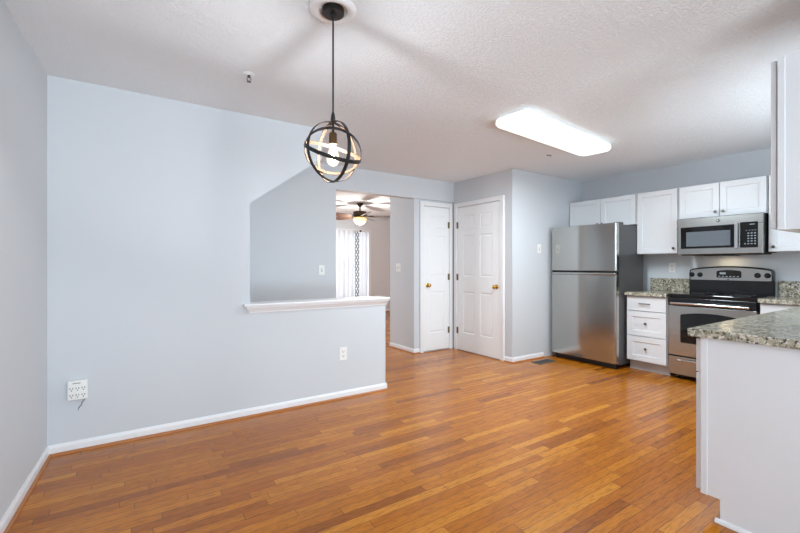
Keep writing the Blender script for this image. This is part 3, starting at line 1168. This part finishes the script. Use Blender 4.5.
t = thing('fire_sprinkler', 'tiny recessed sprinkler head on the ceiling beside the rectangular light', 'sprinkler', (sx_, sy_, CZ))
obj('escutcheon', lathe(bm_new(), [(0, -.0005), (.038, -.0005), (.036, -.004), (.018, -.006), (.016, -.003), (0, -.003)], Matrix.Translation((sx_, sy_, CZ)), 28), M['ceiling'], t, smooth=True)
bm = bm_new()
for s in (-1, 0, 1):
    lathe(bm, [(0, -.003), (.006, -.003), (.006, -.016), (0, -.016)], Matrix.Translation((sx_ + s * .021, sy_ - s * .005, CZ)), 10)
obj('sprinkler_frame', bm, M['nickel'], t)

# rectangular wrap light with rounded ends, fixed along the kitchen
cx_, cy_ = 3.285, 2.300
ang = math.radians(5.6)
t = thing('ceiling_light', 'long white rectangular ceiling light with rounded corners, switched on', 'ceiling light', (cx_, cy_, CZ))
LL, LW = 1.50, .325


def rrect(l, w, r, n=8):
    pts = []
    for sx, sy, a0 in ((1, 1, 0), (-1, 1, PI / 2), (-1, -1, PI), (1, -1, 3 * PI / 2)):
        for k in range(n + 1):
            an = a0 + PI / 2 * k / n
            pts.append((sx * (l / 2 - r) + r * math.cos(an), sy * (w / 2 - r) + r * math.sin(an)))
    return pts


def loft(sections):
    b = bm_new()
    R = []
    for pts, z in sections:
        R.append([b.verts.new((cx_ + x * math.cos(ang) - y * math.sin(ang), cy_ + x * math.sin(ang) + y * math.cos(ang), z)) for x, y in pts])
    for A, B in zip(R, R[1:]):
        for i in range(len(A)):
            b.faces.new((A[i], A[(i + 1) % len(A)], B[(i + 1) % len(B)], B[i]))
    b.faces.new(R[0])
    b.faces.new(R[-1][::-1])
    return b


obj('base_tray', loft([(rrect(LL - .03, LW - .03, .05), CZ - .0005), (rrect(LL - .03, LW - .03, .05), CZ - .022)]), M['trim'], t)
obj('diffuser', loft([(rrect(LL - .012, LW - .012, .06), CZ - .023), (rrect(LL, LW, .065), CZ - .040), (rrect(LL, LW, .065), CZ - .058),
                      (rrect(LL - .03, LW - .03, .055), CZ - .078), (rrect(LL - .09, LW - .09, .04), CZ - .086)]), M['lens'], t, smooth=True)

lp = bpy.data.lights.new('ceiling_light_tubes', 'AREA')
lp.shape, lp.size, lp.size_y, lp.energy, lp.color = 'RECTANGLE', 1.25, .22, 48, (.82, .93, 1.0)
lo = bpy.data.objects.new('ceiling_light_tubes', lp)
lo.location, lo.rotation_euler = (0, 0, -.092), (0, 0, ang)
lo.parent = t
COL.objects.link(lo)

# pendant
px_, py_ = .826, 1.806
PZ, PR = 1.768, .145
t = thing('pendant_light', 'black orb pendant of crossing metal rings hanging over the dining area', 'pendant light', (px_, py_, CZ))
TM = Matrix.Translation((px_, py_, CZ))
obj('medallion', lathe(bm_new(), [(.066, -.0005), (.111, -.0005), (.111, -.006), (.100, -.014), (.088, -.017), (.074, -.013), (.068, -.010), (.066, -.0005)], TM, 48), M['trim'], t, smooth=True)['label'] = 'white round ceiling ring'
obj('canopy', lathe(bm_new(), [(0, -.0005), (.053, -.0005), (.053, -.022), (.049, -.026), (.012, -.027), (.010, -.045), (0, -.045)], TM, 40), M['bronze'], t, smooth=True)
obj('cord', tube(bm_new(), [(px_, py_, CZ - .044), (px_, py_, PZ + PR + .02)], .0042, 10), M['black_matte'], t, smooth=True)
obj('finial', lathe(bm_new(), [(0, PR + .045), (.005, PR + .045), (.009, PR + .03), (.012, PR + .006), (.006, PR - .004), (.006, PR - .05), (0, PR - .05)], Matrix.Translation((px_, py_, PZ)), 16), M['bronze'], t, smooth=True)
obj('lamp_socket', lathe(bm_new(), [(0, .092), (.014, .092), (.019, .086), (.0195, .036), (.017, .034), (0, .034)], Matrix.Translation((px_, py_, PZ)), 24), M['socket'], t, smooth=True)
bl = obj('bulb', lathe(bm_new(), [(.012, .036), (.015, .020), (.024, -.005), (.030, -.030), (.029, -.045), (.020, -.060), (.009, -.067), (0, -.069)], Matrix.Translation((px_, py_, PZ)), 28), M['bulb'], t, smooth=True)
bm = bm_new()
for k in range(4):
    an = PI / 2 * k
    c_, s_ = math.cos(an), math.sin(an)
    tube(bm, [(px_ + .004 * c_, py_ + .004 * s_, PZ + .020), (px_ + .011 * c_, py_ + .011 * s_, PZ - .04)], .0012, 6)
obj('filament', bm, M['filament'], bl)


def ring(normal, r, w=.0175, th=.0028):
    """flat metal band round the orb; outer face dark, inner face gold -> two meshes"""
    out = []
    for ra, rb in ((r - th / 2, r), (r - th, r - th / 2 - .00005)):
        b = bm_new()
        m = axis_mat((px_, py_, PZ), normal)
        n = 96
        V = [[], [], [], []]
        for i in range(n):
            q = 2 * PI * i / n
            for k, (rr, h) in enumerate(((ra, -w / 2), (rb, -w / 2), (rb, w / 2), (ra, w / 2))):
                V[k].append(b.verts.new(m @ Vector((rr * math.cos(q), rr * math.sin(q), h))))
        for k in range(4):
            for i in range(n):
                j = (i + 1) % n
                b.faces.new((V[k][i], V[k][j], V[(k + 1) % 4][j], V[(k + 1) % 4][i]))
        out.append(b)
    return out


CR = Vector((math.cos(YAW), -math.sin(YAW), 0))      # picture right
CF = Vector((math.sin(YAW), math.cos(YAW), 0))       # away from the camera
UP = Vector((0, 0, 1))
view = Vector((px_, py_, 0)).normalized()
side = Vector((view.y, -view.x, 0))
nA = Vector((-.10, 1, 0)).cross(UP)                  # upright ring
nB = Vector((.977, .213, 0.0)).cross(UP)             # upright ring
ax = (side * math.cos(math.radians(-16)) + UP * math.sin(math.radians(-16)))
nD = ax.cross((-view * .90 - UP * .42).normalized())       # sloping equator
ax2 = (side * math.cos(math.radians(-6)) + UP * math.sin(math.radians(-6)))
nE = ax2.cross((-view * .81 + UP * .59).normalized())
for i, nn in enumerate((nA, nB, nD, nE)):
    dark, gold = ring(nn, PR - i * .0032)
    r_ = obj('ring', dark, M['bronze'], t, smooth=True)
    obj('ring_lining', gold, M['gold'], r_, smooth=True)['label'] = 'gold inner face'
lp = bpy.data.lights.new('pendant_bulb_light', 'POINT')
lp.energy, lp.color, lp.shadow_soft_size = 25, (.92, .95, 1.0), .016
lo = bpy.data.objects.new('pendant_bulb_light', lp)
lo.location = (0, 0, PZ - .012 - CZ)
lo.parent = t
COL.objects.link(lo)

# ceiling fan in the front room
fx_, fy_ = 3.83, 7.12
t = thing('ceiling_fan', 'dark bronze ceiling fan with lit glass bowl in the front room', 'fan', (fx_, fy_, CZ))
TM = Matrix.Translation((fx_, fy_, CZ))
obj('canopy', lathe(bm_new(), [(0, -.0005), (.068, -.0005), (.066, -.02), (.035, -.06), (.018, -.075), (0, -.075)], TM, 28), M['bronze_dark'], t, smooth=True)
obj('downrod', lathe(bm_new(), [(0, -.07), (.013, -.07), (.013, -.175), (0, -.175)], TM, 14), M['bronze_dark'], t)
obj('motor', lathe(bm_new(), [(0, -.150), (.05, -.155), (.12, -.165), (.135, -.185), (.135, -.235), (.11, -.25), (.08, -.255), (0, -.255)], TM, 36), M['bronze_dark'], t, smooth=True)
obj('light_fitter', lathe(bm_new(), [(0, -.255), (.085, -.255), (.125, -.275), (.13, -.29), (.11, -.295), (0, -.295)], TM, 32), M['brass'], t, smooth=True)
obj('glass_bowl', lathe(bm_new(), [(.118, -.292), (.130, -.31), (.125, -.345), (.10, -.385), (.06, -.410), (.015, -.422), (0, -.423)], TM, 36), M['bowl'], t, smooth=True)
obj('finial', lathe(bm_new(), [(0, -.420), (.013, -.424), (.016, -.436), (.008, -.446), (0, -.448)], TM, 16), M['bronze_dark'], t, smooth=True)
base_a = math.atan2(CR.y, CR.x)
for k in range(5):
    an = base_a + 2 * PI * k / 5 + .02
    d = Vector((math.cos(an), math.sin(an), 0))
    s = Vector((-d.y, d.x, 0))
    b = bm_new()
    out = [(.20, .045), (.26, .058), (.55, .070), (.64, .066), (.665, .045), (.672, 0)]
    loop = out + [(r, -w) for r, w in out[-2::-1]]
    tilt = .34
    P0 = [b.verts.new(Vector((fx_, fy_, CZ - .262)) + d * r + s * w + UP * (w * tilt + .004)) for r, w in loop]
    P1 = [b.verts.new(Vector((fx_, fy_, CZ - .262)) + d * r + s * w + UP * (w * tilt - .004)) for r, w in loop]
    b.faces.new(P0)
    b.faces.new(P1[::-1])
    for i in range(len(loop)):
        j = (i + 1) % len(loop)
        b.faces.new((P0[i], P0[j], P1[j], P1[i]))
    bl = obj('blade', b, M['wood_blade'], t)
    b = bm_new()
    tube(b, [Vector((fx_, fy_, CZ - .25)) + d * .10, Vector((fx_, fy_, CZ - .258)) + d * .17, Vector((fx_, fy_, CZ - .252)) + d * .27], .011, 8)
    obj('blade_arm', b, M['bronze_dark'], bl)
lp = bpy.data.lights.new('fan_bulb_light', 'POINT')
lp.energy, lp.color, lp.shadow_soft_size = 46, (1.0, .95, .88), .06
lo = bpy.data.objects.new('fan_bulb_light', lp)
lo.location = (0, 0, -.56)
lo.parent = t
COL.objects.link(lo)


# ------------------------------------------------------------------ front room curtains
def curtain(x0, x1, z0, z1, y, amp, per, n=None):
    b = bm_new()
    n = n or int((x1 - x0) / .008)
    A, B, C, D = [], [], [], []
    for i in range(n + 1):
        x = x0 + (x1 - x0) * i / n
        yy = y + amp * math.sin(2 * PI * (x - x0) / per) + amp * .3 * math.sin(2 * PI * (x - x0) / (per * .37))
        A.append(b.verts.new((x, yy, z0)))
        B.append(b.verts.new((x, yy, z1)))
        C.append(b.verts.new((x, yy + .002, z0)))
        D.append(b.verts.new((x, yy + .002, z1)))
    for i in range(n):
        b.faces.new((A[i], A[i + 1], B[i + 1], B[i]))
        b.faces.new((C[i + 1], C[i], D[i], D[i + 1]))
        b.faces.new((B[i], B[i + 1], D[i + 1], D[i]))
        b.faces.new((A[i + 1], A[i], C[i], C[i + 1]))
    b.faces.new((A[0], B[0], D[0], C[0]))
    b.faces.new((A[n], C[n], D[n], B[n]))
    return b


YCU = YL - .10
t = thing('sheer_curtain', 'white sheer curtain with a patterned edge band in the front room window', 'curtain', (4.4, YCU, .1))
obj('panel', curtain(3.72, 4.795, .10, 2.09, YCU, .020, .13), M['sheer'], t, smooth=True)
obj('edge_band', curtain(4.80, 4.925, .10, 2.09, YCU, .014, .063), M['sheer_trim'], t, smooth=True)['label'] = 'grey and white lattice patterned edge band'
t = thing('sheer_curtain', 'plain white sheer curtain at the right side of the front room window', 'curtain', (5.1, YCU + .05, .1))
obj('panel', curtain(4.935, 5.20, .10, 2.06, YCU + .045, .012, .11), M['sheer'], t, smooth=True)
t = thing('curtain_rod', 'slim curtain rod with a dark finial above the front room window', 'curtain rod', (4.3, YCU, 2.10))
obj('rod', tube(bm_new(), [(3.70, YCU, 2.10), (4.93, YCU, 2.10)], .010, 10), M['trim'], t, smooth=True)
obj('finial', lathe(bm_new(), [(0, 0), (.012, 0), (.014, .01), (.026, .03), (.026, .045), (.012, .062), (0, .065)], axis_mat((4.93, YCU, 2.10), (1, 0, 0)), 16), M['bronze_dark'], t, smooth=True)
for xx in (3.75, 4.90):
    obj('bracket', tube(bm_new(), [(xx, YL - .0225, 2.10), (xx, YCU, 2.10)], .007, 8), M['trim'], t)
